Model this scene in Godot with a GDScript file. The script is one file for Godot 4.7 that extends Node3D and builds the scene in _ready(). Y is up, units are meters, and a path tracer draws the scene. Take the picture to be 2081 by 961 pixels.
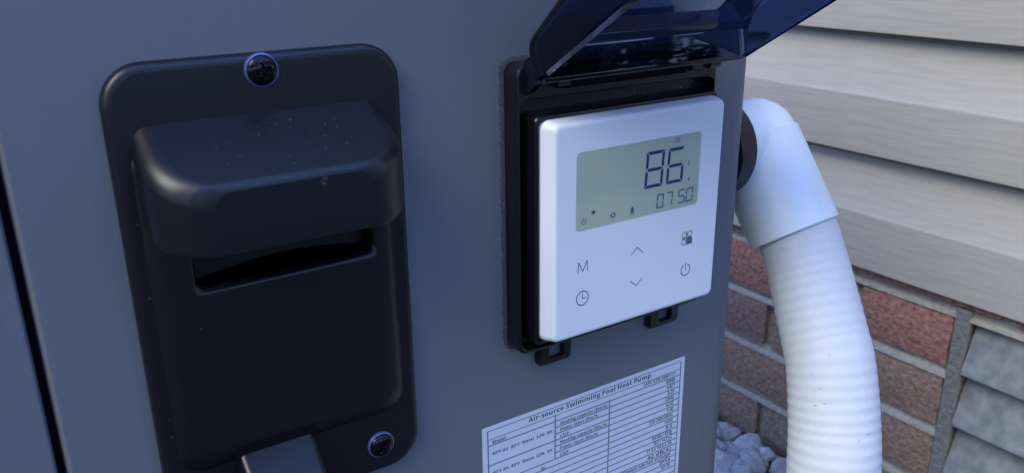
extends Node3D
# All shapes are given in millimetres (x along the front of the heat pump, y up, z out of its front) and stored in metres.
const MM := 0.001
var rng := RandomNumberGenerator.new()
var M := {}
var used := {}

# ------------------------------------------------------------------ mesh builder
class MB:
	var t := PackedVector3Array()
	func tri(a: Vector3, b: Vector3, c: Vector3) -> void:
		t.append(a); t.append(b); t.append(c)
	func quad(a: Vector3, b: Vector3, c: Vector3, d: Vector3) -> void:
		tri(a, b, c); tri(a, c, d)
	func strip(r0: PackedVector3Array, r1: PackedVector3Array, closed := true) -> void:
		var n := r0.size()
		for i in (n if closed else n - 1):
			var j := (i + 1) % n
			quad(r0[i], r0[j], r1[j], r1[i])
	func cap(r: PackedVector3Array, flip := false) -> void:
		var c := Vector3.ZERO
		for v in r: c += v
		c /= r.size()
		for i in r.size():
			var j := (i + 1) % r.size()
			if flip: tri(c, r[j], r[i])
			else: tri(c, r[i], r[j])
	func loft(rings: Array, cap_first := true, cap_last := true) -> void:
		if cap_first: cap(rings[0], true)
		for i in rings.size() - 1: strip(rings[i], rings[i + 1])
		if cap_last: cap(rings[-1])
	func box(a: Vector3, b: Vector3, bev := 0.0) -> void:      # bevelled box between two corners
		var r := []
		var e := minf(bev, minf(b.x - a.x, minf(b.y - a.y, b.z - a.z)) * 0.45)
		if e <= 0.0:
			for z in [a.z, b.z]:
				r.append(PackedVector3Array([Vector3(a.x, a.y, z), Vector3(b.x, a.y, z), Vector3(b.x, b.y, z), Vector3(a.x, b.y, z)]))
		else:
			for s in [[a.z, e], [a.z + e, 0.0], [b.z - e, 0.0], [b.z, e]]:
				var q: float = s[1]
				var z: float = s[0]
				r.append(PackedVector3Array([Vector3(a.x + e + q, a.y + q, z), Vector3(b.x - e - q, a.y + q, z), Vector3(b.x - q, a.y + e + q, z), Vector3(b.x - q, b.y - e - q, z), Vector3(b.x - e - q, b.y - q, z), Vector3(a.x + e + q, b.y - q, z), Vector3(a.x + q, b.y - e - q, z), Vector3(a.x + q, a.y + e + q, z)]))
		loft(r)
	func prism(poly: PackedVector2Array, z0: float, z1: float, axis := 2) -> void:   # polygon (any simple one) extruded along an axis
		var idx := Geometry2D.triangulate_polygon(poly)
		var f := func(p: Vector2, z: float) -> Vector3:
			return Vector3(p.x, p.y, z) if axis == 2 else Vector3(z, p.x, p.y)       # axis 0: poly is (y, z)
		for i in range(0, idx.size(), 3):
			var a: Vector2 = poly[idx[i]]
			var b: Vector2 = poly[idx[i + 1]]
			var c: Vector2 = poly[idx[i + 2]]
			if (b - a).cross(c - a) < 0.0:
				var s := b; b = c; c = s
			tri(f.call(a, z1), f.call(b, z1), f.call(c, z1)); tri(f.call(a, z0), f.call(c, z0), f.call(b, z0))
		var area := 0.0
		for i in poly.size(): area += poly[i].cross(poly[(i + 1) % poly.size()])
		for i in poly.size():
			var p := poly[i]
			var q := poly[(i + 1) % poly.size()]
			if area < 0.0:
				var s := p; p = q; q = s
			quad(f.call(p, z0), f.call(q, z0), f.call(q, z1), f.call(p, z1))
	func tube(path: PackedVector3Array, radii: PackedFloat32Array, n := 24, up := Vector3(0, 0, 1)) -> void:
		var rings := []
		var side := up
		for i in path.size():
			var d := (path[mini(i + 1, path.size() - 1)] - path[maxi(i - 1, 0)]).normalized()
			side = (side - d * side.dot(d)).normalized()
			var b := d.cross(side)
			var r := PackedVector3Array()
			for k in n:
				var a := TAU * k / n
				r.append(path[i] + (side * cos(a) + b * sin(a)) * radii[i])
			rings.append(r)
		loft(rings)
	func lathe(o: Vector3, ax: Vector3, prof: Array, n := 32) -> void:        # prof: [radius, height] along the axis
		var s := ax.cross(Vector3(0.3, 1, 0.2)).normalized()
		var b := ax.cross(s)
		var rings := []
		for pr in prof:
			var r := PackedVector3Array()
			for k in n:
				var a := TAU * k / n
				r.append(o + ax * pr[1] + (s * cos(a) + b * sin(a)) * maxf(pr[0], 0.001))
			rings.append(r)
		loft(rings)
	func mesh(origin := Vector3.ZERO, angle := 38.0, orient := true) -> ArrayMesh:
		var n := t.size()
		var vol := 0.0
		for i in range(0, n, 3): vol += (t[i] - t[0]).dot((t[i + 1] - t[0]).cross(t[i + 2] - t[0]))
		var flip := orient and vol < 0.0
		var fn := PackedVector3Array()
		var at := {}
		for i in range(0, n, 3):
			var c := (t[i + 1] - t[i]).cross(t[i + 2] - t[i]) * (-1.0 if flip else 1.0)
			fn.append(c)
			for k in 3:
				var key := Vector3i((t[i + k] * 200.0).round())
				if at.has(key): at[key].append(i / 3)
				else: at[key] = [i / 3]
		var lim := cos(deg_to_rad(angle))
		var V := PackedVector3Array()
		var N := PackedVector3Array()
		for i in range(0, n, 3):
			var me := fn[i / 3]
			if me.length_squared() < 1e-16: continue
			var mn := me.normalized()
			for k in ([0, 1, 2] if flip else [0, 2, 1]):       # Godot's front faces run clockwise
				var p := t[i + k]
				var s := Vector3.ZERO
				for f in at[Vector3i((p * 200.0).round())]:
					if fn[f].length_squared() > 1e-16 and fn[f].normalized().dot(mn) >= lim: s += fn[f]
				V.append((p - origin) * 0.001)
				N.append(s.normalized())
		var arr := []
		arr.resize(Mesh.ARRAY_MAX)
		arr[Mesh.ARRAY_VERTEX] = V
		arr[Mesh.ARRAY_NORMAL] = N
		var m := ArrayMesh.new()
		m.add_surface_from_arrays(Mesh.PRIMITIVE_TRIANGLES, arr)
		return m

func rr(x0: float, x1: float, y0: float, y1: float, r: float, z: float, n := 8) -> PackedVector3Array:   # rounded rectangle, anticlockwise
	var o := PackedVector3Array()
	r = minf(r, minf(x1 - x0, y1 - y0) * 0.499)
	for c in [[x1 - r, y1 - r, 0.0], [x0 + r, y1 - r, 90.0], [x0 + r, y0 + r, 180.0], [x1 - r, y0 + r, 270.0]]:
		for k in n + 1:
			var a := deg_to_rad(c[2] + 90.0 * k / n)
			o.append(Vector3(c[0] + r * cos(a), c[1] + r * sin(a), z))
	return o

# ------------------------------------------------------------------ scene tree helpers
func numbered(called: String) -> String:
	var k: int = used.get(called, -1) + 1
	used[called] = k
	return called if k == 0 else "%s_%03d" % [called, k]

func thing(called: String, label: String, category: String, at: Vector3, group := "") -> Node3D:
	var o := Node3D.new()
	o.name = numbered(called)
	add_child(o, true)
	o.position = at * MM
	o.set_meta("label", label)
	if category: o.set_meta("category", category)
	if group: o.set_meta("group", group)
	return o

func base_of(n: Node) -> Vector3:
	var s := Vector3.ZERO
	while n != self and n is Node3D:
		s += n.position
		n = n.get_parent()
	return s / MM

func part(called: String, mb: MB, mat: Material, parent: Node, label := "", angle := 38.0, orient := true) -> MeshInstance3D:
	var o := MeshInstance3D.new()
	o.mesh = mb.mesh(base_of(parent), angle, orient)
	o.material_override = mat
	o.name = called
	parent.add_child(o, true)
	if label: o.set_meta("label", label)
	return o

# ------------------------------------------------------------------ materials
func noise(freq: float, size := 512, normal := false, bump := 2.0, sd := 1, oct := 4, type := FastNoiseLite.TYPE_SIMPLEX_SMOOTH) -> NoiseTexture2D:
	var f := FastNoiseLite.new()
	f.seed = sd
	f.frequency = freq
	f.noise_type = type
	f.fractal_octaves = oct
	var tx := NoiseTexture2D.new()
	tx.width = size
	tx.height = size
	tx.seamless = true
	tx.noise = f
	tx.as_normal_map = normal
	tx.bump_strength = bump
	return tx

func ramp(cols: Array, freq: float, sd := 1, oct := 5, type := FastNoiseLite.TYPE_SIMPLEX_SMOOTH) -> NoiseTexture2D:   # cols: [offset, linear colour]
	var tx := noise(freq, 512, false, 1.0, sd, oct, type)
	var g := Gradient.new()
	var off := PackedFloat32Array()
	var cl := PackedColorArray()
	for c in cols:
		off.append(c[0])
		cl.append((c[1] as Color).linear_to_srgb())
	g.offsets = off
	g.colors = cl
	tx.color_ramp = g
	return tx

func mat(lin: Color, rough: float, spec := 0.5) -> StandardMaterial3D:
	var m := StandardMaterial3D.new()
	m.albedo_color = lin.linear_to_srgb()
	m.roughness = rough
	m.metallic_specular = spec
	return m

func tri_tex(m: StandardMaterial3D, scale: Vector3, normal: Texture2D = null, nscale := 0.3, albedo: Texture2D = null, height: Texture2D = null, hcm := 0.1, world := true) -> StandardMaterial3D:
	m.uv1_triplanar = true
	m.uv1_world_triplanar = world
	m.uv1_scale = scale
	if normal:
		m.normal_enabled = true
		m.normal_texture = normal
		m.normal_scale = nscale
	if albedo:
		m.albedo_texture = albedo
		m.albedo_color = Color.WHITE
	if height:
		m.heightmap_enabled = true
		m.heightmap_texture = height
		m.heightmap_scale = hcm
	return m

func make_materials() -> void:
	var fine := noise(0.09, 512, true, 3.0, 3, 3)
	var grain := noise(0.03, 512, true, 4.0, 5, 4)
	var hgt := noise(0.02, 512, false, 1.0, 7, 5)
	M.paint = tri_tex(mat(Color(.083, .095, .130), .50, .45), Vector3.ONE * 60.0, fine, .12, ramp([[.0, Color(.112, .126, .149)], [1.0, Color(.119, .134, .158)]], .02, 11))
	M.paint_dark = mat(Color(.01, .011, .014), .7, .3)
	M.black = tri_tex(mat(Color(.0034, .0044, .0078), .36, .48), Vector3.ONE * 70.0, fine, .16)
	M.black_fine = tri_tex(mat(Color(.0035, .0042, .007), .32, .5), Vector3.ONE * 30.0, fine, .07)
	M.pit = mat(Color(.003, .003, .0045), .7, .2)
	M.foam = tri_tex(mat(Color(.05, .055, .065), .95, .2), Vector3.ONE * 40.0, grain, .8)
	M.white = tri_tex(mat(Color(.68, .715, .78), .33, .5), Vector3.ONE * 25.0, fine, .03)
	M.lcd = tri_tex(mat(Color(.17, .215, .20), .22, .5), Vector3.ONE * 7.0, null, 0, ramp([[.1, Color(.32, .395, .345)], [.9, Color(.40, .46, .36)]], .003, 4, 1))
	M.digit = mat(Color(.035, .025, .13), .4, .3)
	M.ink_soft = mat(Color(.075, .075, .14), .5, .3)
	M.mark = mat(Color(.10, .11, .15), .5, .4)
	M.screw = mat(Color(.03, .03, .035), .14, .5)
	M.screw.metallic = .85
	M.screw.albedo_color = Color(.16, .16, .18)
	M.washer = mat(Color(.11, .14, .34), .26, .5)
	M.washer.metallic = .6
	M.lid = mat(Color(.30, .36, .60), .03, .5)
	M.lid.albedo_color = Color(.21, .29, .50, .0)
	M.lid.refraction_enabled = true
	M.lid.refraction_scale = .05
	M.lid_arm = mat(Color(.002, .003, .008), .2, .5)
	M.paper = tri_tex(mat(Color(.52, .56, .66), .5, .4), Vector3.ONE * 30.0, fine, .04)
	M.ink = mat(Color(.028, .03, .045), .6, .3)
	M.rule = mat(Color(.07, .08, .11), .6, .3)
	M.rule_faint = mat(Color(.17, .19, .25), .6, .3)
	M.pvc = tri_tex(mat(Color(.80, .82, .84), .32, .5), Vector3.ONE * 12.0, fine, .05, ramp([[.0, Color(.72, .78, .80)], [1.0, Color(.77, .83, .85)]], .012, 23))
	M.hose = tri_tex(mat(Color(.78, .80, .82), .52, .4), Vector3.ONE * 10.0, fine, .06, ramp([[.0, Color(.46, .48, .50)], [.14, Color(.57, .60, .615)], [1.0, Color(.62, .645, .66)]], .03, 29))
	M.dust = mat(Color(.22, .25, .32), .9, .2)
	M.scuff = mat(Color(.10, .12, .17), .8, .2)
	var wood := noise(0.02, 512, true, 4.0, 31, 4)
	M.siding = tri_tex(mat(Color(.5, .47, .43), .55, .4), Vector3(4, 40, 2.6), wood, .13, ramp([[.1, Color(.375, .345, .295)], [.9, Color(.43, .397, .338)]], .01, 37))
	var bc := [[Color(.26, .128, .10), Color(.33, .172, .135)], [Color(.175, .118, .102), Color(.235, .152, .128)], [Color(.21, .142, .106), Color(.265, .182, .138)], [Color(.165, .148, .108), Color(.22, .19, .142)]]
	M.brick = []
	for k in 4:
		M.brick.append(tri_tex(mat(Color.WHITE, .85, .3), Vector3.ONE * 11.0, grain, .8, ramp([[.1, bc[k][0] * .5], [.27, bc[k][0]], [.68, bc[k][1]], [.9, bc[k][1] * 1.35]], .022, 41 + k), hgt, .12))
	M.mortar = tri_tex(mat(Color.WHITE, .9, .3), Vector3.ONE * 12.0, grain, .5, ramp([[.1, Color(.25, .235, .20)], [.6, Color(.34, .32, .275)], [.9, Color(.40, .375, .325)]], .02, 51), hgt, .1)
	M.mortar_dark = tri_tex(mat(Color.WHITE, .9, .3), Vector3.ONE * 12.0, grain, .5, ramp([[.1, Color(.14, .145, .135)], [.9, Color(.21, .21, .195)]], .02, 52), hgt, .1)
	M.vent = tri_tex(mat(Color.WHITE, .6, .4), Vector3.ONE * 8.0, grain, .22, ramp([[.1, Color(.13, .145, .145)], [.5, Color(.195, .212, .208)], [.9, Color(.27, .285, .265)]], .012, 57))
	M.stone = []
	for k in 3:
		var b: float = [.42, .33, .48][k]
		M.stone.append(tri_tex(mat(Color.WHITE, .7, .4), Vector3.ONE * 14.0, grain, .6, ramp([[.1, Color(b * .55, b * .57, b * .6)], [.8, Color(b, b * 1.01, b * 1.03)]], .015, 61 + k), hgt, .1))
	M.soil = tri_tex(mat(Color.WHITE, .95, .2), Vector3.ONE * 3.0, grain, .9, ramp([[.1, Color(.02, .022, .014)], [.9, Color(.05, .05, .032)]], .02, 67), hgt, .5)
	M.bark = mat(Color(.06, .045, .033), .9, .2)
	M.leaf = mat(Color(.028, .050, .018), .6, .3)
	M.leaf.backlight_enabled = true
	M.leaf.backlight = Color(.08, .12, .04)
	M.lawn = tri_tex(mat(Color.WHITE, .95, .2), Vector3.ONE * 2.0, grain, .9, ramp([[.1, Color(.015, .026, .010)], [.9, Color(.035, .055, .02)]], .03, 71))

# ------------------------------------------------------------------ camera, sky, light
func set_stage() -> void:
	var cam := Camera3D.new()
	cam.name = "camera"
	add_child(cam)
	cam.transform = Transform3D(Basis(Vector3(.8349, -.0110, .5504), Vector3(.1925, .9425, -.2732), Vector3(-.5157, .3341, .7890)).orthonormalized(), Vector3(-.2082, .1764, .3061))
	cam.keep_aspect = Camera3D.KEEP_HEIGHT
	cam.fov = 30.85
	cam.near = .02
	cam.far = 400.0
	var at := CameraAttributesPhysical.new()
	at.frustum_focal_length = 12.0 / tan(deg_to_rad(30.85 / 2.0))
	at.frustum_focus_distance = .40
	at.frustum_near = .02
	at.frustum_far = 400.0
	at.exposure_aperture = 36.0
	cam.attributes = at
	cam.fov = 30.85
	var sky_mat := ProceduralSkyMaterial.new()
	sky_mat.sky_top_color = Color(.47, .61, .93)
	sky_mat.sky_horizon_color = Color(.70, .80, .94)
	sky_mat.sky_curve = .18
	sky_mat.ground_bottom_color = Color(.10, .11, .08)
	sky_mat.ground_horizon_color = Color(.42, .46, .44)
	sky_mat.ground_curve = .04
	var sky := Sky.new()
	sky.sky_material = sky_mat
	var env := Environment.new()
	env.background_mode = Environment.BG_SKY
	env.sky = sky
	env.background_energy_multiplier = 1.0
	env.ambient_light_source = Environment.AMBIENT_SOURCE_SKY
	env.tonemap_mode = Environment.TONE_MAPPER_LINEAR
	env.tonemap_exposure = 3.45
	env.sdfgi_enabled = true
	env.ssao_enabled = true
	env.ssil_enabled = true
	var we := WorldEnvironment.new()
	we.name = "world_environment"
	we.environment = env
	add_child(we)
	var sun := DirectionalLight3D.new()
	sun.name = "sun"
	sun.light_energy = .26
	sun.light_angular_distance = 34.0
	sun.light_color = Color(1.0, .997, .99)
	sun.shadow_enabled = true
	add_child(sun)
	sun.look_at_from_position(Vector3(-2.5, 2.6, .8), Vector3.ZERO)

# ------------------------------------------------------------------ setting
func set_structure(o: Node) -> void:
	o.set_meta("kind", "structure")
	if o.has_meta("category"): o.remove_meta("category")

func make_ground() -> void:
	var mb := MB.new()
	mb.quad(Vector3(-90000, -424, 90000), Vector3(90000, -424, 90000), Vector3(90000, -424, -90000), Vector3(-90000, -424, -90000))
	var g := part("ground", mb, M.lawn, self, "dark lawn and soil stretching away round the house", 38, false)
	set_structure(g)
	mb = MB.new()
	mb.box(Vector3(-900, -440, -900), Vector3(532, -417, 700), 4)
	var bed := thing("gravel_bed", "bed of white landscaping stones between the heat pump and the brick foundation", "", Vector3(0, -420, 0))
	set_structure(bed)
	part("soil", mb, M.soil, bed)
	var variants := []
	for k in 5: variants.append(stone_mesh(90 + k))
	var xf: Array[Transform3D] = []
	rng.seed = 77
	var C := Vector3(-208.2, 176.4, 306.1)
	var R := Vector3(.8349, -.0110, .5504)
	var U := Vector3(.1925, .9425, -.2732)
	var F := Vector3(.5157, -.3341, -.7890)
	var mmn := [[], [], []]
	for k in 1300:
		var p := Vector3(rng.randf_range(150, 514), rng.randf_range(-413, -402), rng.randf_range(-620, 420))
		if absf(p.x - 175) < 40 and absf(p.z - 60) < 40: continue
		var s := rng.randf_range(12, 21)
		var b := Basis.from_euler(Vector3(rng.randf() * TAU, rng.randf() * TAU, rng.randf() * TAU)).scaled(Vector3(s, s * rng.randf_range(.65, .9), s * rng.randf_range(.8, 1.1)) * MM)
		var mi := rng.randi() % 3
		var d := p - C
		var px := Vector2(1040.5 + 1741.5 * d.dot(R) / d.dot(F), 480.5 - 1741.5 * d.dot(U) / d.dot(F))
		if px.x > 1430 and px.x < 1640 and px.y > 820 and px.y < 985:
			var o := MeshInstance3D.new()
			o.name = "stone"
			o.mesh = variants[rng.randi() % 5]
			o.material_override = M.stone[mi]
			bed.add_child(o, true)
			o.transform = Transform3D(b, (p - Vector3(0, -420, 0)) * MM)
		else:
			mmn[mi].append(Transform3D(b, (p - Vector3(0, -420, 0)) * MM))
	for k in 3:
		var mm := MultiMesh.new()
		mm.transform_format = MultiMesh.TRANSFORM_3D
		mm.mesh = variants[k]
		mm.instance_count = mmn[k].size()
		for i in mmn[k].size(): mm.set_instance_transform(i, mmn[k][i])
		var o := MultiMeshInstance3D.new()
		o.name = "gravel"
		o.multimesh = mm
		o.material_override = M.stone[k]
		o.set_meta("kind", "stuff")
		bed.add_child(o, true)

func stone_mesh(sd: int) -> ArrayMesh:
	var f := FastNoiseLite.new()
	f.seed = sd
	f.frequency = .55
	f.fractal_octaves = 2
	var cel := FastNoiseLite.new()
	cel.seed = sd + 5
	cel.noise_type = FastNoiseLite.TYPE_CELLULAR
	cel.frequency = .45
	var mb := MB.new()
	var rings := []
	for i in range(1, 10):
		var th := PI * i / 10.0
		var r := PackedVector3Array()
		for k in 16:
			var ph := TAU * k / 16
			var d := Vector3(sin(th) * cos(ph), cos(th), sin(th) * sin(ph))
			r.append(d * 1000.0 * (1.0 + .24 * f.get_noise_3dv(d * 1.6) + .12 * cel.get_noise_3dv(d * 1.5)))
		rings.append(r)
	mb.loft(rings)
	return mb.mesh(Vector3.ZERO, 32)

func make_house() -> void:
	var h := thing("house_wall", "house wall of beige wood-grain siding above a weathered red brick foundation", "house wall", Vector3(530.0, -420, 0))
	# siding: one dutch lap course is a flat lower face and a cove that leans back under the next course
	for k in 20:
		var y := -143.0 + 114.3 * k
		var pr := PackedVector2Array()
		for q in [[-4.0, 1.0], [-5.0, 0.0], [-5.8, 1.0], [-6.2, 20], [-6.4, 54], [-5.9, 56.3], [-4.4, 58.3], [-1.0, 68], [3.2, 82], [6.2, 95], [7.8, 108], [13.0, 112], [16.0, 124], [18.0, 124], [18.0, 1.0]]:
			pr.append(Vector2(530.0 + q[0], y + q[1]))
		var mb := MB.new()
		mb.prism(pr, -3000, 400)
		part("siding_board", mb, M.siding, h)
	var mb := MB.new()
	mb.box(Vector3(549, -141, -3000), Vector3(4200, 2150, 398))
	part("sheathing", mb, M.siding, h)
	mb = MB.new()
	mb.box(Vector3(518, -146, 401), Vector3(600, 2150, 424), 2)
	part("corner_post", mb, M.siding, h)
	# brick foundation
	mb = MB.new()
	mb.box(Vector3(538.5, -440, -1400), Vector3(690, -146.5, -52))
	mb.box(Vector3(538.5, -158, -52), Vector3(690, -146.5, 400))
	mb.box(Vector3(538.5, -440, 360), Vector3(690, -158, 400))
	# weathered bed joints: proud at the bottom, shaded at the top
	for r in 5:
		var yb := -161.6 - 63.3 * r
		var z1 := 399.0 if r == 0 else -53.0
		mb.prism(PackedVector2Array([Vector2(539.0, yb + 11.6), Vector2(537.5, yb + 5.6), Vector2(532.0, yb + 3.2), Vector2(531.0, yb - .4), Vector2(539.0, yb - .4)]), -1400, z1)
	# pointed column beside the vent
	part("mortar", mb, M.mortar, h)
	mb = MB.new()
	mb.box(Vector3(530.5, -440, -65), Vector3(538.4, -152, -50), 2)
	part("mortar", mb, M.mortar_dark, h, "dark weathered mortar column beside the vent louvres")
	var lens := [200.0, 95.0]
	var brick_mesh := []
	for L in lens:
		for v in 4: brick_mesh.append(brick_shape(L, 52.0, 300 + v + int(L)))
	rng.seed = 12
	var put := func(row: int, z_right: float, L: float, mk: int) -> void:
		var o := MeshInstance3D.new()
		o.name = "brick"
		o.mesh = brick_mesh[(0 if L > 150 else 4) + rng.randi() % 4]
		o.material_override = M.brick[mk]
		h.add_child(o, true)
		o.position = Vector3(rng.randf_range(-.8, .8), -161.6 - 63.3 * (row - 1) - 52 + 420, z_right - L) * MM
	for row in range(0, 5):
		var z := -66.0
		if row == 0: z = 398.0
		var half := row % 2 == 1
		var first := true
		while z > -1350:
			var L: float = 95.0 if (half and first) else 200.0
			var mk: int = [[1, 1, 0], [0, 0, 1], [1, 0, 2], [2, 1, 2], [3, 3, 2]][row][rng.randi() % 3]
			if row == 1 and first: mk = 0
			if row == 3 and first: mk = 2
			put.call(row, z, L, mk)
			z -= L + 11
			first = false
	# foundation vent: sloping louvres in the opening
	mb = MB.new()
	mb.box(Vector3(565.0, -440, -52), Vector3(690, -158, 360))
	part("vent_back", mb, M.pit, h)
	for k in 5:
		var yt := -164.0 - 53.5 * k
		mb = MB.new()
		mb.prism(PackedVector2Array([Vector2(543.0, yt + 2), Vector2(548.0, yt + 2), Vector2(536.0, yt - 46), Vector2(539.0, yt - 50.8), Vector2(528.6, yt - 50.4), Vector2(527.2, yt - 49), Vector2(527.4, yt - 45)]), -48.5, 358)
		part("vent_louvre", mb, M.vent, h, "", 25)
	mb = MB.new()
	mb.box(Vector3(532.0, -162, -49), Vector3(550.0, -158.3, 358), 1)
	part("vent_frame", mb, M.vent, h)
	h.position = Vector3(526, -420, -7) * MM
	h.rotation.y = .0131          # the cabinet does not stand quite square to the wall

func make_trees() -> void:
	# the far side of the yard, behind the camera: seen only as the dark skyline mirrored in the lid and the screws
	rng.seed = 404
	var src: Node3D = null
	var spots := [[-14.0, 9.5, 1.0, "far to the left of the cabinet's front"], [-9.0, 12.0, 1.25, "tall one left of the middle"], [-4.5, 10.0, .9, "smallest and nearest the middle"], [-.5, 13.0, 1.3, "tallest of all, straight out from the cabinet"], [4.0, 10.5, 1.0, "medium one right of the middle"], [8.5, 12.5, 1.2, "tall one to the right, before the house corner"],
		[-13.5, 3.0, 1.1, "nearest of those on the left side"], [-15.0, -3.0, 1.2, "farthest back on the left side"], [13.0, 14.0, 1.2, "farthest to the right"]]
	for q in spots:
		var t: Node3D
		if src == null:
			t = thing("yard_tree", "leafy green tree across the yard, mirrored in the tinted lid", "tree", Vector3.ZERO, "trees across the yard")
			src = t
			var mb := MB.new()
			mb.tube(PackedVector3Array([Vector3(0, -100, 0), Vector3(60, 1200, 30), Vector3(20, 2600, -60), Vector3(90, 4400, 40)]), PackedFloat32Array([230, 170, 130, 40]), 10)
			part("trunk", mb, M.bark, t)
			mb = MB.new()
			for c in 46:
				var a := rng.randf() * TAU
				var h := rng.randf_range(1400, 5600)
				var spread := 2200.0 * sin(PI * clampf((h - 900) / 5200.0, .08, .95)) * sqrt(rng.randf())
				var o := Vector3(cos(a) * spread, h, sin(a) * spread)
				var cr := rng.randf_range(420, 820)
				for k in 90:
					var d := Vector3(rng.randfn(), rng.randfn() * .8, rng.randfn()).normalized() * cr * pow(rng.randf(), .4)
					var b := Basis.from_euler(Vector3(rng.randf() * TAU, rng.randf() * TAU, rng.randf() * TAU)) * rng.randf_range(60, 125)
					mb.quad(o + d - b.x - b.y * .5, o + d + b.x - b.y * .6, o + d + b.x * .8 + b.y * .5, o + d - b.x * .9 + b.y * .6)
			var cro := part("crown", mb, M.leaf, t, "", 1, false)
			cro.set_meta("kind", "stuff")
		else:
			t = src.duplicate()
			t.name = numbered("yard_tree")
			add_child(t, true)
		t.set_meta("label", "leafy green tree across the yard, " + q[3])
		t.position = Vector3(q[0], -.42, q[1])
		t.rotation.y = rng.randf() * TAU
		t.scale = Vector3.ONE * q[2]

func brick_shape(L: float, H: float, sd: int) -> ArrayMesh:
	# front face at x = 0 looking to -x, 90 deep, a roughened grid with worn edges
	var f := FastNoiseLite.new()
	f.seed = sd
	f.frequency = .045
	var mb := MB.new()
	var nz := 9 if L > 150 else 5
	var ny := 4
	var P := []
	for j in ny + 1:
		var row := PackedVector3Array()
		for i in nz + 1:
			var y := H * j / ny
			var z := L * i / nz
			var edge := minf(minf(y, H - y), minf(z, L - z))
			var p := Vector3(f.get_noise_2d(z, y) * 1.6 + (2.4 if edge <= 0.01 else 0.0), y + f.get_noise_2d(z + 300, y) * 2.2, z + f.get_noise_2d(z, y + 500) * 2.2)
			row.append(p)
		P.append(row)
	for j in ny:
		for i in nz:
			mb.quad(P[j][i], P[j][i + 1], P[j + 1][i + 1], P[j + 1][i])
	var border := PackedVector3Array()
	for i in nz: border.append(P[0][i])
	for j in ny: border.append(P[j][nz])
	for i in nz: border.append(P[ny][nz - i])
	for j in ny: border.append(P[ny - j][0])
	var back := PackedVector3Array()
	for v in border: back.append(Vector3(60, v.y, v.z))
	mb.strip(back, border)
	mb.cap(back, true)
	return mb.mesh(Vector3.ZERO, 40)

# ------------------------------------------------------------------ heat pump
func make_heat_pump() -> void:
	var hp := thing("heat_pump", "grey metal pool heat pump cabinet with black recessed handle plate", "heat pump", Vector3(-150, -420, -200))
	# right-hand panel, bent round both edges, with an opening behind the handle recess
	var mb := MB.new()
	var rings := []
	var x0 := -199.7
	var x1 := 144.0
	for s in [[-420.0, 0.0], [-9.0, 0.0], [-6.2, .7], [-3.4, 2.2], [-1.4, 4.6], [-.35, 7.4], [0.0, 10.5]]:
		rings.append(rr(x0 + minf(s[1], 10.5) * .22, x1 - s[1] * 1.25, -395, 330, 1.0, s[0], 4))
	rings.append(rr(-151, -75, 29, 88, 3, 0.0, 4))
	rings.append(rr(-151, -75, 29, 88, 3, -40.0, 4))
	mb.loft(rings)
	part("front_panel", mb, M.paint, hp, "", 30)
	mb = MB.new()
	rings = []
	for s in [[-420.0, 0.0], [-5.0, 0.0], [-3.0, .6], [-1.9, 1.6], [-1.5, 3.2]]:
		rings.append(rr(-560 + s[1], -202.1 - s[1] * .5, -395, 330, 1.0, s[0], 4))
	mb.loft(rings)
	part("side_panel", mb, M.paint, hp, "", 30)
	mb = MB.new()
	mb.box(Vector3(-205, -394, -400), Vector3(-197, 329, -16))
	part("panel_gap", mb, M.paint_dark, hp)
	mb = MB.new()
	for xx in [-500.0, 60.0]:
		mb = MB.new()
		mb.box(Vector3(xx, -420, -380), Vector3(xx + 60, -394, -30), 3)
		part("foot_rail", mb, M.black, hp)
	# union nut on the side for the water hose
	mb = MB.new()
	mb.lathe(Vector3(139, 60, -30), Vector3(1, 0, 0), [[24, 0], [24, 4], [27.4, 4], [28, 4.6], [28, 15.2], [27.2, 16.4], [22, 16.6], [22, 18]], 48)
	part("water_union", mb, M.black_fine, hp, "round black union nut where the white hose joins")
	make_handle(hp)
	make_label(hp)

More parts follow.
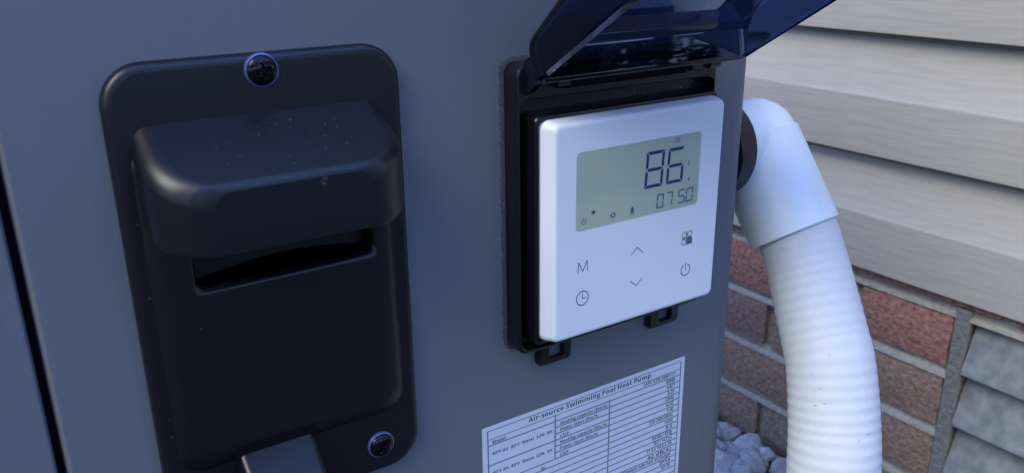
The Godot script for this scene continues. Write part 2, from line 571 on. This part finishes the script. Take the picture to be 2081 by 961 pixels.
func make_handle(hp: Node3D) -> void:
	var mb := MB.new()
	var rings := []
	for s in [[0.0, 0.0], [2.2, .1], [3.2, .45], [4.0, 1.2], [4.4, 2.2], [4.5, 3.4]]:
		rings.append(rr(-168.7 + s[1], -61.7 - s[1], -46.6 + s[1], 137.9 - s[1], 14.5 - s[1], s[0], 10))
	rings.append(rr(-147.5, -79, 56.6, 85, 3.5, 4.5, 10))
	rings.append(rr(-147.5, -79, 56.6, 85, 3.5, 3.0, 10))
	rings.append(rr(-150, -76, 30, 87, 3.5, 2.9, 10))
	rings.append(rr(-150, -76, 30, 87, 3.5, -38.0, 10))
	mb.loft(rings, false, true)
	var plate := part("handle_plate", mb, M.black, hp, "black rounded plate with hooded grip screwed to the grey panel", 30)
	# raised field below the grip
	mb = MB.new()
	rings = []
	for s in [[4.2, -.8], [4.7, -.3], [5.5, .7], [6.3, 2.0], [6.95, 3.8], [7.3, 5.8], [7.4, 7.6]]:
		rings.append(rr(-162.2 + s[1], -69.0 - s[1], -17.2 + s[1], 112 - s[1], 9.5 - s[1] * .5, s[0], 10))
	for s in [[7.4, -2.2], [7.1, -1.2], [6.2, -.4], [5.0, 0.0], [3.6, 0.0]]:
		rings.append(rr(-147.5 + s[1], -79 - s[1], 56.6 + s[1], 85 - s[1], 3.5, s[0], 10))
	mb.loft(rings, false, false)
	part("raised_field", mb, M.black, plate, "", 50)
	# arched lip inside the finger recess
	mb = MB.new()
	var pl := PackedVector2Array([Vector2(-79.4, 84.6), Vector2(-147.1, 84.6), Vector2(-147.1, 56.4)])
	for k in 25:
		var u := k / 24.0
		pl.append(Vector2(-146.6 + 66.8 * u, 57.4 + 3.8 * sin(PI * u) + .8 * u))
	pl.append(Vector2(-79.4, 57.2))
	mb.prism(pl, -6.0, -2.0)
	part("recess_lip", mb, M.black_fine, plate)
	# hood shaped grip
	mb = MB.new()
	rings = []
	var D := 34.0
	var r := 18.0
	var fr := 2.0
	var zs := [4.3, 8.0, 11.0, 14.0]
	for k in range(1, 13): zs.append(14.0 + 18.0 * k / 12.0)
	for k in range(1, 13): zs.append(32.0 + 2.0 * sin(PI * .5 * k / 12.0))
	var prevx := 0.0
	for z in zs:
		var ex := 0.0
		if z > D - r: ex = r - sqrt(maxf(0.0, r * r - pow(z - (D - r), 2)))
		var ey := 0.0
		if z > D - fr: ey = fr - sqrt(maxf(0.0, fr * fr - pow(z - (D - fr), 2)))
		var u: float = (z - 4.3) / (D - 4.3)
		ex = minf(ex, 17.0)
		rings.append(rr2(-161.8 + ex, -71.0 - ex, 81.8 - 5.4 * u + ey * .45, 117.4 - 17.0 * u - ey, 7.0, 2.2, z, 8))
	mb.loft(rings)
	part("grip_hood", mb, M.black, plate, "", 40)
	# small hooded outlet at the bottom of the plate
	mb = MB.new()
	mb.loft([rr(-141.5, -110.5, -70, -13.2, 2.5, 4.2, 8), rr(-141.3, -110.8, -70, -14.4, 2.5, 7.0, 8), rr(-141.0, -111.0, -70, -25.5, 3.0, 21.5, 8), rr(-140.4, -111.6, -69.4, -26.6, 3.0, 22.7, 8), rr(-139.4, -112.6, -68.4, -28.2, 3.0, 23.2, 8)])
	part("outlet_hood", mb, M.black, plate, "small sloping black hood at the bottom of the plate", 30)
	mb = MB.new()
	mb.loft([rr(-142.5, -109.5, -17, -10.6, 1.0, 4.4, 4), rr(-142.5, -109.5, -17, -10.6, 1.0, 7.55, 4)])
	part("shadow_slot", mb, M.pit, plate)
	# cross-head screws
	for c in [[-115.6, 132.0, .3], [-80.9, -33.0, .9]]:
		mb = MB.new()
		mb.lathe(Vector3(c[0], c[1], 0), Vector3(0, 0, 1), [[3, 4.2], [6.15, 4.3], [6.2, 5.0], [6.0, 5.5], [5.5, 5.75], [5.0, 5.6], [2.0, 5.6]], 48)
		var w := part("screw_washer", mb, M.washer, plate)
		mb = MB.new()
		var polar := []
		var NR := 22
		var NA := 72
		for i in range(NR, 0, -1):
			var rad := 5.35 * i / NR
			var ring := PackedVector3Array()
			for k in NA:
				var a := TAU * k / NA
				var q := Vector2(cos(a), sin(a)).rotated(-c[2]) * rad
				var arm := minf(absf(q.x), absf(q.y))
				var lng := maxf(absf(q.x), absf(q.y))
				var dip := (1.0 - smoothstep(.55, .95, arm)) * (1.0 - smoothstep(2.2, 3.0, lng))
				dip = maxf(dip, 1.0 - smoothstep(.9, 1.5, q.length()))
				ring.append(Vector3(c[0] + cos(a) * rad, c[1] + sin(a) * rad, 5.6 + 2.1 * sqrt(maxf(0.0, 1.0 - pow(rad / 5.4, 2.4))) - dip * 1.7))
			polar.append(ring)
		polar.push_front(rr_circle(c[0], c[1], 5.35, 5.0, NA))
		mb.loft(polar)
		part("screw", mb, M.screw, plate, "", 40)
	# dust specks that lie on the plate and the hood
	rng.seed = 5
	mb = MB.new()
	for k in 100:
		var p := Vector3(rng.randf_range(-150, -80), rng.randf_range(-8, 48), 7.4)
		if k < 45:
			var u := rng.randf_range(.04, .85)
			p = Vector3(rng.randf_range(-140, -92), 117.45 - 17.0 * u, 4.3 + 29.7 * u)
		elif k < 58:
			p = Vector3(-163.6 + rng.randf_range(-.3, .3), rng.randf_range(-12, 108), 4.5)
		elif k < 64:
			p = Vector3(rng.randf_range(-158, -70), rng.randf_range(119, 132), 4.5)
		elif k < 88:                                    # the scuff on the front edge of the hood
			p = Vector3(-107 + rng.randfn() * .7, 99.4 - absf(rng.randfn()) * 2.6, 33.95)
		var s := rng.randf_range(.05, .13)
		mb.box(p - Vector3(s, s * .8, .06), p + Vector3(s, s * .8, .10), .04)
	var o := part("dust_specks", mb, M.dust, plate)
	o.set_meta("kind", "stuff")

func rr2(x0: float, x1: float, y0: float, y1: float, rt: float, rb: float, z: float, n := 8) -> PackedVector3Array:   # larger radius at the top corners than at the foot
	var o := PackedVector3Array()
	for c in [[x1 - rt, y1 - rt, 0.0, rt], [x0 + rt, y1 - rt, 90.0, rt], [x0 + rb, y0 + rb, 180.0, rb], [x1 - rb, y0 + rb, 270.0, rb]]:
		for k in n + 1:
			var a := deg_to_rad(c[2] + 90.0 * k / n)
			o.append(Vector3(c[0] + c[3] * cos(a), c[1] + c[3] * sin(a), z))
	return o

func spaced(r: PackedVector3Array, step: float) -> PackedVector3Array:   # extra points along the long edges
	var o := PackedVector3Array()
	var base := rr(-12.2, 105, -8.6, 125.6, 5, 0.0, 12)
	for i in r.size():
		var a := r[i]
		var b := r[(i + 1) % r.size()]
		var n := maxi(1, int((base[(i + 1) % r.size()] - base[i]).length() / step))
		for k in n: o.append(a.lerp(b, float(k) / n))
	return o

func rr_circle(x: float, y: float, r: float, z: float, n: int) -> PackedVector3Array:
	var o := PackedVector3Array()
	for k in n: o.append(Vector3(x + cos(TAU * k / n) * r, y + sin(TAU * k / n) * r, z))
	return o

func text(s: String, x: float, y: float, w: float, h: float, z: float, m: Material, parent: Node, bold := false, right := false, called := "printed_text") -> void:
	# lettering whose left (or right) end and foot stand at x, y; h is the cap height, w the width (0: natural)
	var f := SystemFont.new()
	f.font_names = PackedStringArray(["Droid Sans"])
	if bold: f.font_weight = 700
	var tm := TextMesh.new()
	tm.text = s
	tm.font = f
	tm.font_size = 32
	tm.pixel_size = .01
	tm.depth = .002
	tm.curve_step = 2.0
	var b := tm.get_aabb()
	if b.size.x <= 0.0: return
	var k := h / .235
	var o := MeshInstance3D.new()
	o.name = called
	o.mesh = tm
	o.material_override = m
	var kx := k if w <= 0.0 else w / b.size.x
	o.scale = Vector3(kx, k, 10.0) * MM
	var bottom := b.position.y
	var left := b.position.x if not right else b.position.x + b.size.x
	# capitals only decide the foot: descenders hang below it
	var desc := 0.0
	for ch in s:
		if ch in "gjpqy,()": desc = .065
	parent.add_child(o, true)
	o.position = (Vector3(x - left * kx, y - (bottom + desc) * k, z) - base_of(parent)) * MM

func make_label(hp: Node3D) -> void:
	var mb := MB.new()
	mb.loft([rr(-26.7, 106.4, -190, -47.3, .6, 0.0, 4), rr(-26.7, 106.4, -190, -47.3, .6, .25, 4)])
	var lb := part("specification_label", mb, M.paper, hp, "white printed specification sticker on the grey panel")
	var z := .26
	var rules := MB.new()
	for x in [[-23.6, -49.6, -188.0, .32], [103.6, -49.6, -188.0, .32], [16.7, -54.6, -79.8, .36], [52.5, -57.2, -188.0, .36]]:
		rules.box(Vector3(x[0] - x[3], x[2], z - .1), Vector3(x[0] + x[3], x[1], z))
	rules.box(Vector3(-23.6, -49.9, z - .1), Vector3(103.6, -49.5, z + .004))
	part("table_frame", rules, M.rule, lb)
	rules = MB.new()
	rules.box(Vector3(-23.6, -54.75, z - .1), Vector3(103.6, -54.25, z + .001))
	var y := -58.0
	var k := 0
	while y > -186:
		var xl := 16.7
		if k == 0 or k == 3 or k >= 6: xl = -23.6
		rules.box(Vector3(xl, y - .38, z - .1), Vector3(103.6, y + .38, z + .001))
		y -= 3.72
		k += 1
	part("table_rules", rules, M.rule_faint, lb)
	text("Air-source Swimming Pool Heat Pump", .2, -53.1, 81.0, 2.7, z, M.ink, lb, true)
	text("Model", -21.0, -57.4, 7.6, 1.9, z, M.ink, lb, true)
	text("80°F Air  80°F  Water  63%  RH", -21.2, -63.9, 36.0, 1.8, z, M.ink, lb, true)
	text("80°F Air  80°F  Water  63%  RH", -21.2, -75.0, 36.0, 1.8, z, M.ink, lb, true)
	var rows := ["Heating capacity (Btu/h)", "Power input (Btu/h)", "COP"]
	var ws := [31.0, 25.0, 5.5]
	for g in 2:
		for i in 3: text(rows[i], 20.0, -61.2 - 3.72 * (g * 3 + i), ws[i], 2.0, z, M.ink, lb, true)
	text("N)", 8.0, -83.6, 2.6, 1.8, z, M.ink, lb, true)
	var vals := [["SAPC-010L10W1/13", 22.0], ["40900", 6.4], ["6421", 5.4], ["6.35", 4.6], ["33900", 6.4], ["6242", 5.4], ["5.40", 4.6], ["220-240V/60Hz", 17.0], ["1900", 6.0], ["8.6", 4.6], ["R410A / 850g", 14.0], ["38.5 / 14.2 psi", 13.0], ["17.4 x 19.6 x 26", 18.0], ["42 dB(A)", 17.0], ["Titanium tube heat exchanger", 34.0], ["IPX4", 8.0], ["101 lb", 7.0]]
	for i in vals.size():
		text(vals[i][0], 99.6, -57.1 - 3.72 * i, vals[i][1] * 1.06, 2.3, z, M.ink, lb, true, true)

# ------------------------------------------------------------------ controller
func stroke(mb: MB, pts: Array, w: float, z: float, closed := false) -> void:   # a flat printed line along 2D points
	var n := pts.size()
	for i in (n if closed else n - 1):
		var a: Vector2 = pts[i]
		var b: Vector2 = pts[(i + 1) % n]
		var d := (b - a).normalized()
		var s := Vector2(-d.y, d.x) * w * .5
		var e := d * w * .25
		mb.prism(PackedVector2Array([a - e + s, a - e - s, b + e - s, b + e + s]), z - .05, z)

func arc(cx: float, cy: float, r: float, a0: float, a1: float, n := 20) -> Array:
	var o := []
	for k in n + 1:
		var a := deg_to_rad(a0 + (a1 - a0) * k / n)
		o.append(Vector2(cx + r * cos(a), cy + r * sin(a)))
	return o

func digit(ch: String, o: Vector2, w: float, h: float, th: float, slant: float, z: float, m: Material, parent: Node) -> void:
	# seven separate bars, mitred at the ends; o is the bottom left corner
	var on: Dictionary = {"0": "abcdef", "5": "acdfg", "6": "acdefg", "7": "abc", "8": "abcdefg"}
	var mb := MB.new()
	var g := th * .12
	var half := h * .5
	var seg := {
		"a": [Vector2(0, h), Vector2(w, h), Vector2(w - th, h - th), Vector2(th, h - th)],
		"d": [Vector2(0, 0), Vector2(w, 0), Vector2(w - th, th), Vector2(th, th)],
		"g": [Vector2(th * .3, half), Vector2(th, half + th * .5), Vector2(w - th, half + th * .5), Vector2(w - th * .3, half), Vector2(w - th, half - th * .5), Vector2(th, half - th * .5)],
		"f": [Vector2(0, h), Vector2(th, h - th), Vector2(th, half + th * .6), Vector2(0, half + g)],
		"e": [Vector2(0, 0), Vector2(th, th), Vector2(th, half - th * .6), Vector2(0, half - g)],
		"b": [Vector2(w, h), Vector2(w - th, h - th), Vector2(w - th, half + th * .6), Vector2(w, half + g)],
		"c": [Vector2(w, 0), Vector2(w - th, th), Vector2(w - th, half - th * .6), Vector2(w, half - g)]}
	for s in on[ch]:
		var mid := Vector2.ZERO
		for p in seg[s]: mid += p
		mid /= seg[s].size()
		var pl := PackedVector2Array()
		for p in seg[s]:
			var q: Vector2 = mid + (p - mid) * (1.0 - .16 * th / maxf(.4, (p - mid).length()))
			pl.append(o + q + Vector2(q.y * slant, 0))
		mb.prism(pl, z - .05, z)
	part("digit", mb, m, parent)

func make_controller() -> void:
	var ct := thing("temperature_controller", "white square touch controller with grey-green display in black flip-lid housing", "controller", Vector3(46, -9, 0))
	var mb := MB.new()
	# grey foam gasket squeezed out round the housing
	var rings := []
	for s in [[0.0, 1.9], [.7, 1.9], [1.3, .6], [1.3, -2.0]]:
		var r := spaced(rr(-12.2 - s[1] * .8, 105 + s[1] * .3, -8.6 - s[1] * .3, 125.6 + s[1] * .8, 5, s[0], 12), .8)
		if s[1] > 0:
			var f := FastNoiseLite.new()
			f.seed = 8
			f.frequency = .35
			for i in r.size(): r[i] += Vector3(f.get_noise_2d(r[i].y * 1.5, r[i].x) * 1.1, f.get_noise_2d(r[i].x, 50 + r[i].y) * .9, f.get_noise_2d(r[i].y, r[i].x + 90) * .35)
		rings.append(r)
	mb.loft(rings)
	part("foam_gasket", mb, M.foam, ct, "rough grey foam edge squeezed out behind the black housing")
	# outer housing: shallow tray
	mb = MB.new()
	rings = []
	for s in [[1.0, 0.0], [9.8, .15], [10.6, .5], [11.0, 1.1]]:
		rings.append(rr(-12.2 + s[1], 105.0 - s[1], -8.6 + s[1], 125.4 - s[1], 5.5 - s[1] * .6, s[0], 8))
	for s in [[11.0, 0.0], [10.7, .35], [9.8, .5], [3.0, .8]]:
		rings.append(rr(-10.7 + s[1], 104.0 - s[1] * .3, -7.0 + s[1], 110.6 - s[1], 5.0, s[0], 8))
	mb.loft(rings)
	var hs := part("housing", mb, M.black_fine, ct, "", 30)
	# inner box that holds the white body
	mb = MB.new()
	rings = []
	for s in [[2.9, 0.0], [15.2, .2], [15.8, .5], [16.0, 1.0]]:
		rings.append(rr(-6.5 + s[1], 101.6 - s[1], -2.6 + s[1], 103.9 - s[1], 2.6, s[0], 6))
	for s in [[16.0, 0.0], [15.6, .3], [14.8, .45], [5.0, .6]]:
		rings.append(rr(-4.7 + s[1], 100.9 - s[1], -1.4 + s[1], 102.2 - s[1], 2.2, s[0], 6))
	mb.loft(rings)
	part("inner_box", mb, M.black_fine, hs, "", 30)
	mb = MB.new()
	mb.box(Vector3(20, 101.2, 8), Vector3(71, 102.9, 15.2), .5)
	part("retaining_clip", mb, M.black, hs)
	# hinge
	mb = MB.new()
	mb.box(Vector3(10, 113.6, 10.6), Vector3(83, 117.2, 13.4), .8)
	part("hinge_bar", mb, M.pit, hs)
	for x in [6.0, 84.0, 96.0]:
		mb = MB.new()
		mb.tube(PackedVector3Array([Vector3(x, 116.8, 13.2), Vector3(x + 6.5, 116.8, 13.2)]), PackedFloat32Array([2.4, 2.4]), 20, Vector3(0, 0, 1))
		part("hinge_knuckle", mb, M.black_fine, hs)
	for t in [[4.2, 23.6, -21.8, 10.3, 19.0, -19.4, -9.5], [74.8, 95.4, -21.2, 81.5, 90.0, -18.6, -9.0]]:
		mb = MB.new()
		rings = []
		for s in [[.1, 0.0], [3.4, 0.0], [4.2, .7]]: rings.append(rr(t[0] + s[1], t[1] - s[1], t[2] + s[1], -4.0 - s[1], 2.0, s[0], 5))
		for s in [[4.2, -.4], [3.8, 0.0], [.6, 0.0]]: rings.append(rr(t[3] + s[1], t[4] - s[1], t[5] + s[1], t[6] - s[1], .8, s[0], 5))
		rings.append(rings[0])
		mb.loft(rings, false, false)
		part("latch_loop", mb, M.black_fine, hs, "", 30)
	# white body
	mb = MB.new()
	rings = []
	for s in [[5.5, -2.4], [15.4, -2.2], [16.6, -1.6], [19.6, .0], [20.6, .2], [21.3, .62], [21.75, 1.2], [21.95, 1.9], [22.0, 2.8]]:
		rings.append(rr(-.9 + s[1] * (1.25 if s[1] < 0.0 else 1.0), 100.9 - maxf(s[1], -.3), -.9 + maxf(s[1], -.4), 100.9 - maxf(s[1], -.9), 3.4 - s[1] * .4, s[0], 8))
	mb.loft(rings)
	var body := part("faceplate", mb, M.white, ct, "white glossy square face with grey touch symbols", 30)
	mb = MB.new()
	mb.loft([rr(11.2, 85.7, 51.1, 87.1, 2.2, 21.9, 6), rr(11.2, 85.7, 51.1, 87.1, 2.2, 22.05, 6)])
	var lcd := part("display", mb, M.lcd, ct, "grey-green liquid crystal display reading 86 and 0750")
	var z := 22.11
	digit("8", Vector2(50.6, 64.2), 11.2, 17.4, 1.6, .055, z, M.digit, lcd)
	digit("6", Vector2(64.0, 64.2), 10.6, 17.2, 1.6, .055, z, M.digit, lcd)
	var w := [["0", 58.7, 4.4], ["7", 64.6, 4.2], ["5", 72.3, 4.5], ["0", 77.4, 4.7]]
	for q in w: digit(q[0], Vector2(q[1], 53.3), q[2], 7.0, .75, .05, z, M.ink_soft, lcd)
	text("IN", 68.6, 83.6, 3.0, 2.4, z, M.ink_soft, lcd, false, false, "inlet_mark")
	text("F", 77.9, 71.4, 1.3, 2.2, z, M.ink_soft, lcd, false, false, "unit_mark")
	mb = MB.new()
	stroke(mb, arc(78.9, 64.4, .35, 0, 315, 8), .4, z, true)
	part("degree_dot", mb, M.ink_soft, lcd)
	mb = MB.new()
	stroke(mb, arc(15.6, 55.3, 1.25, 125, 415, 16), .32, z)
	stroke(mb, [Vector2(15.6, 57.2), Vector2(15.6, 55.4)], .32, z)
	part("power_icon", mb, M.ink_soft, lcd)
	mb = MB.new()
	mb.prism(PackedVector2Array(arc(21.0, 58.7, .75, 0, 330, 11)), z - .05, z)
	for k in 8:
		var d := Vector2.from_angle(TAU * k / 8.0)
		stroke(mb, [Vector2(21.0, 58.7) + d * 1.0, Vector2(21.0, 58.7) + d * 1.5], .25, z)
	part("sun_icon", mb, M.digit, lcd)
	mb = MB.new()
	stroke(mb, arc(32.4, 55.3, 1.1, 20, 170, 10), .4, z)
	stroke(mb, arc(32.4, 55.3, 1.1, 200, 350, 10), .4, z)
	mb.prism(PackedVector2Array([Vector2(32.9, 55.9), Vector2(34.2, 55.7), Vector2(33.4, 54.8)]), z - .05, z + .002)
	mb.prism(PackedVector2Array([Vector2(31.9, 54.7), Vector2(30.6, 54.9), Vector2(31.4, 55.8)]), z - .05, z + .002)
	part("cycle_icon", mb, M.ink_soft, lcd)
	mb = MB.new()
	mb.prism(PackedVector2Array([Vector2(42.6, 54.2), Vector2(45.2, 54.2), Vector2(44.7, 55.2), Vector2(44.6, 56.6), Vector2(43.9, 57.3), Vector2(43.2, 56.6), Vector2(43.0, 55.2)]), z - .05, z)
	stroke(mb, [Vector2(42.4, 53.6), Vector2(45.4, 53.6)], .35, z)
	part("bell_icon", mb, M.ink_soft, lcd)
	z = 22.05
	mb = MB.new()
	stroke(mb, [Vector2(12.9, 31.3), Vector2(13.2, 36.4), Vector2(15.6, 31.6), Vector2(18.0, 36.4), Vector2(18.4, 31.3)], .42, z)
	part("mode_letter", mb, M.mark, body)
	mb = MB.new()
	stroke(mb, arc(15.7, 18.4, 3.45, 0, 350, 32), .5, z, true)
	stroke(mb, [Vector2(15.7, 20.7), Vector2(15.7, 18.2), Vector2(17.7, 18.2)], .45, z)
	part("clock_symbol", mb, M.mark, body)
	mb = MB.new()
	stroke(mb, [Vector2(44.4, 33.3), Vector2(48.0, 36.3), Vector2(51.6, 33.1)], .45, z)
	part("up_arrow", mb, M.mark, body)
	mb = MB.new()
	stroke(mb, [Vector2(44.5, 20.0), Vector2(48.1, 16.8), Vector2(51.6, 19.9)], .45, z)
	part("down_arrow", mb, M.mark, body)
	mb = MB.new()
	stroke(mb, arc(80.4, 17.6, 3.0, 118, 422, 28), .5, z)
	stroke(mb, [Vector2(80.5, 21.4), Vector2(80.5, 17.4)], .45, z)
	part("power_symbol", mb, M.mark, body)
	mb = MB.new()
	for q in [[78.3, 36.2, 0], [82.0, 36.3, 0], [78.2, 32.5, 0]]:
		stroke(mb, arc(q[0], q[1], 1.45, 0, 340, 16), .4, z, true)
	stroke(mb, [Vector2(80.0, 37.9), Vector2(80.0, 31.0)], .35, z)
	mb.prism(PackedVector2Array([Vector2(80.2, 34.6), Vector2(81.8, 35.2), Vector2(83.6, 34.4), Vector2(83.8, 31.0), Vector2(80.4, 30.9)]), z - .05, z + .003)
	stroke(mb, [Vector2(77.0, 34.3), Vector2(80.2, 34.5)], .4, z)
	part("fan_symbol", mb, M.mark, body)
	make_lid(ct)
	rng.seed = 21
	mb = MB.new()
	for k in 46:
		var p := Vector3(rng.randf_range(-8, 100), rng.randf_range(104.5, 110), 3.1)
		if k > 24: p = Vector3(rng.randf_range(-9.6, -7.2), rng.randf_range(0, 100), 3.1)
		elif k > 19: p = Vector3(60 + rng.randf_range(-14, 14), 106.5 + rng.randf_range(-1, 1), 3.3)
		var s := rng.randf_range(.12, .30) * (1.6 if k in [3, 20, 22] else 1.0)
		mb.box(p - Vector3(s, s * .8, .1), p + Vector3(s, s * .8, .2), .05)
	var o := part("dust_specks", mb, M.dust, hs)
	o.set_meta("kind", "stuff")

func make_lid(ct: Node3D) -> void:
	# tinted lid, swung up: a wedge-shaped tray seen from its open side; ring points run x then hinge-to-far
	var ring := func(x0: float, x1: float, h: Vector2, f: Vector2, r: float, v0 := 0.0, v1 := 0.0) -> PackedVector3Array:
		var L := (f - h).length()
		var d := (f - h) / L
		var o := PackedVector3Array()
		for p in rr(x0, x1, v0, L - v1, r, 0.0, 6):
			var q := h + d * p.y
			o.append(Vector3(p.x, q.x, q.y))
		return o
	var A := Vector2(118.0, 16.0)             # (y, z) of the rim at the hinge
	var B := Vector2(135.4, 12.6)             # fold between hinge wall and face
	var RE := A + Vector2(.529, .848) * 128.0
	var FE := B + Vector2(.655, .755) * 116.0
	var rings := []
	var mb := MB.new()
	for s in [[1.0, 3.2], [.955, 1.5], [.86, .4], [.72, 0.0], [.03, 0.0], [-.03, .35]]:
		rings.append(ring.call(-8.8 + s[1], 116.8 - s[1], A.lerp(B, s[0]), RE.lerp(FE, s[0]), 3.0 if s[0] > .5 else 2.2, s[1], s[1]))
	var w := 2.3
	for s in [[-.06, -1.15], [-.03, -.35], [.03, 0.0], [.66, .0], [.78, .5], [.85, 1.6]]:
		rings.append(ring.call(-8.8 + 4.4 + s[1], 116.8 - w - s[1], A.lerp(B, s[0]), RE.lerp(FE, s[0]), 2.5, w + s[1], w + s[1]))
	mb.loft(rings)
	part("flip_lid", mb, M.lid, ct, "dark blue tinted see-through lid swung up above the white face", 28)
	# arms that carry the lid
	mb = MB.new()
	mb.prism(PackedVector2Array([Vector2(112.6, 9.6), Vector2(112.9, 12.4), Vector2(118.4, 21.0), Vector2(123.0, 19.0), Vector2(128.5, 15.0), Vector2(127.0, 12.2), Vector2(123.0, 10.4), Vector2(117.0, 8.2)]), -8.9, -5.6, 0)
	part("lid_arm", mb, M.lid_arm, ct)

# ------------------------------------------------------------------ hose
func make_hose() -> void:
	var h := thing("pool_hose", "white corrugated pool hose with smooth elbow, curving down from black union nut", "hose", Vector3(165, -420, 60))
	# elbow
	var path := PackedVector3Array()
	var rad := PackedFloat32Array()
	var c := Vector3(180.5, 60.5, -28.0)
	var ax := Vector3(.06, -.83, .555).normalized()
	for k in 3:
		path.append(Vector3(154.0 + 3.0 * k, 60, -30)); rad.append(25.0)
	for k in range(1, 14):
		var u := k / 14.0
		var p0 := Vector3(161, 60.2, -29.6)
		var p2 := c + ax * 21.0
		path.append(p0.lerp(c + Vector3(2, 1, -1), u).lerp((c + Vector3(2, 1, -1)).lerp(p2, u), u)); rad.append(24.6)
	path.append(c + ax * 26.0); rad.append(24.6)
	var mb := MB.new()
	mb.tube(path, rad, 40, Vector3(0, 1, 0))
	mb.lathe(c + Vector3(0, 0, 0), Vector3(0, 1, 0), [[24.4, -3], [24.3, 3], [23.2, 8.5], [20.8, 13.5], [17, 17.8], [12, 21.2], [6, 23.4], [.01, 24]], 40)
	part("elbow", mb, M.pvc, h, "smooth white elbow at the top of the hose", 45)
	# cuff
	mb = MB.new()
	mb.lathe(c + ax * 1.5, ax, [[24.0, 0.0], [25.8, 0.0], [26.2, .5], [26.2, 57.4], [25.8, 57.9], [23.6, 57.9], [23.4, 50.0], [23.4, 4.0]], 56)
	part("cuff", mb, M.pvc, h, "smooth white sleeve over the end of the hose", 30)
	# corrugated hose
	var pts := [c + ax * 46.0, Vector3(185.0, 13.0, 5.0), Vector3(184.0, -5.5, 15.8), Vector3(181.5, -20.5, 25.0), Vector3(178.0, -39.5, 36.5), Vector3(175.0, -54.0, 45.0), Vector3(170.5, -82.0, 54.5), Vector3(166.0, -111.5, 61.5), Vector3(163, -170, 68), Vector3(168, -260, 66), Vector3(185, -340, 50), Vector3(215, -405, 20), Vector3(250, -440, -20)]
	var cv := Curve3D.new()
	cv.bake_interval = .8
	for i in pts.size():
		var tn: Vector3 = (pts[mini(i + 1, pts.size() - 1)] - pts[maxi(i - 1, 0)]) / 6.0
		cv.add_point(pts[i], -tn, tn)
	path = PackedVector3Array()
	rad = PackedFloat32Array()
	var L := cv.get_baked_length()
	var s := 0.0
	while s < L:
		path.append(cv.sample_baked(s, true))
		var u := clampf(s / 150.0, 0, 1)
		var ph := fmod(s, 6.0) / 6.0
		var amp := .06 + .20 * smoothstep(12.0, 50.0, s)
		rad.append(lerpf(22.4, 25.2, u) - amp * .5 * (1.0 + cos(TAU * ph)))
		s += .6
	mb = MB.new()
	mb.tube(path, rad, 56, Vector3(1, 0, 0))
	rng.seed = 31
	var fl := MB.new()
	for k in 13:
		var i := rng.randi_range(110, 330)
		if i + 1 >= path.size(): continue
		var d := (path[i + 1] - path[i]).normalized()
		var n := Vector3(-.62, .30, .72)
		n = (n - d * n.dot(d)).normalized().rotated(d, rng.randf_range(-.9, .9))
		var c2 := path[i] + n * (rad[i] + .02)
		var e := d.cross(n) * rng.randf_range(.2, 1.1)
		var g := d * rng.randf_range(.10, .22)
		fl.loft([PackedVector3Array([c2 - e - g, c2 + e - g * .4, c2 + e + g * .6, c2 - e + g]), PackedVector3Array([c2 - e - g + n * .12, c2 + e - g * .4 + n * .12, c2 + e + g * .6 + n * .12, c2 - e + g + n * .12])])
	var o := part("scuff_flecks", fl, M.scuff, h)
	o.set_meta("kind", "stuff")
	part("corrugated_hose", mb, M.hose, h, "white ribbed hose hanging down beside the cabinet", 60)

func _ready() -> void:
	set_stage()
	make_materials()
	make_ground()
	make_house()
	make_trees()
	make_heat_pump()
	make_controller()
	make_hose()
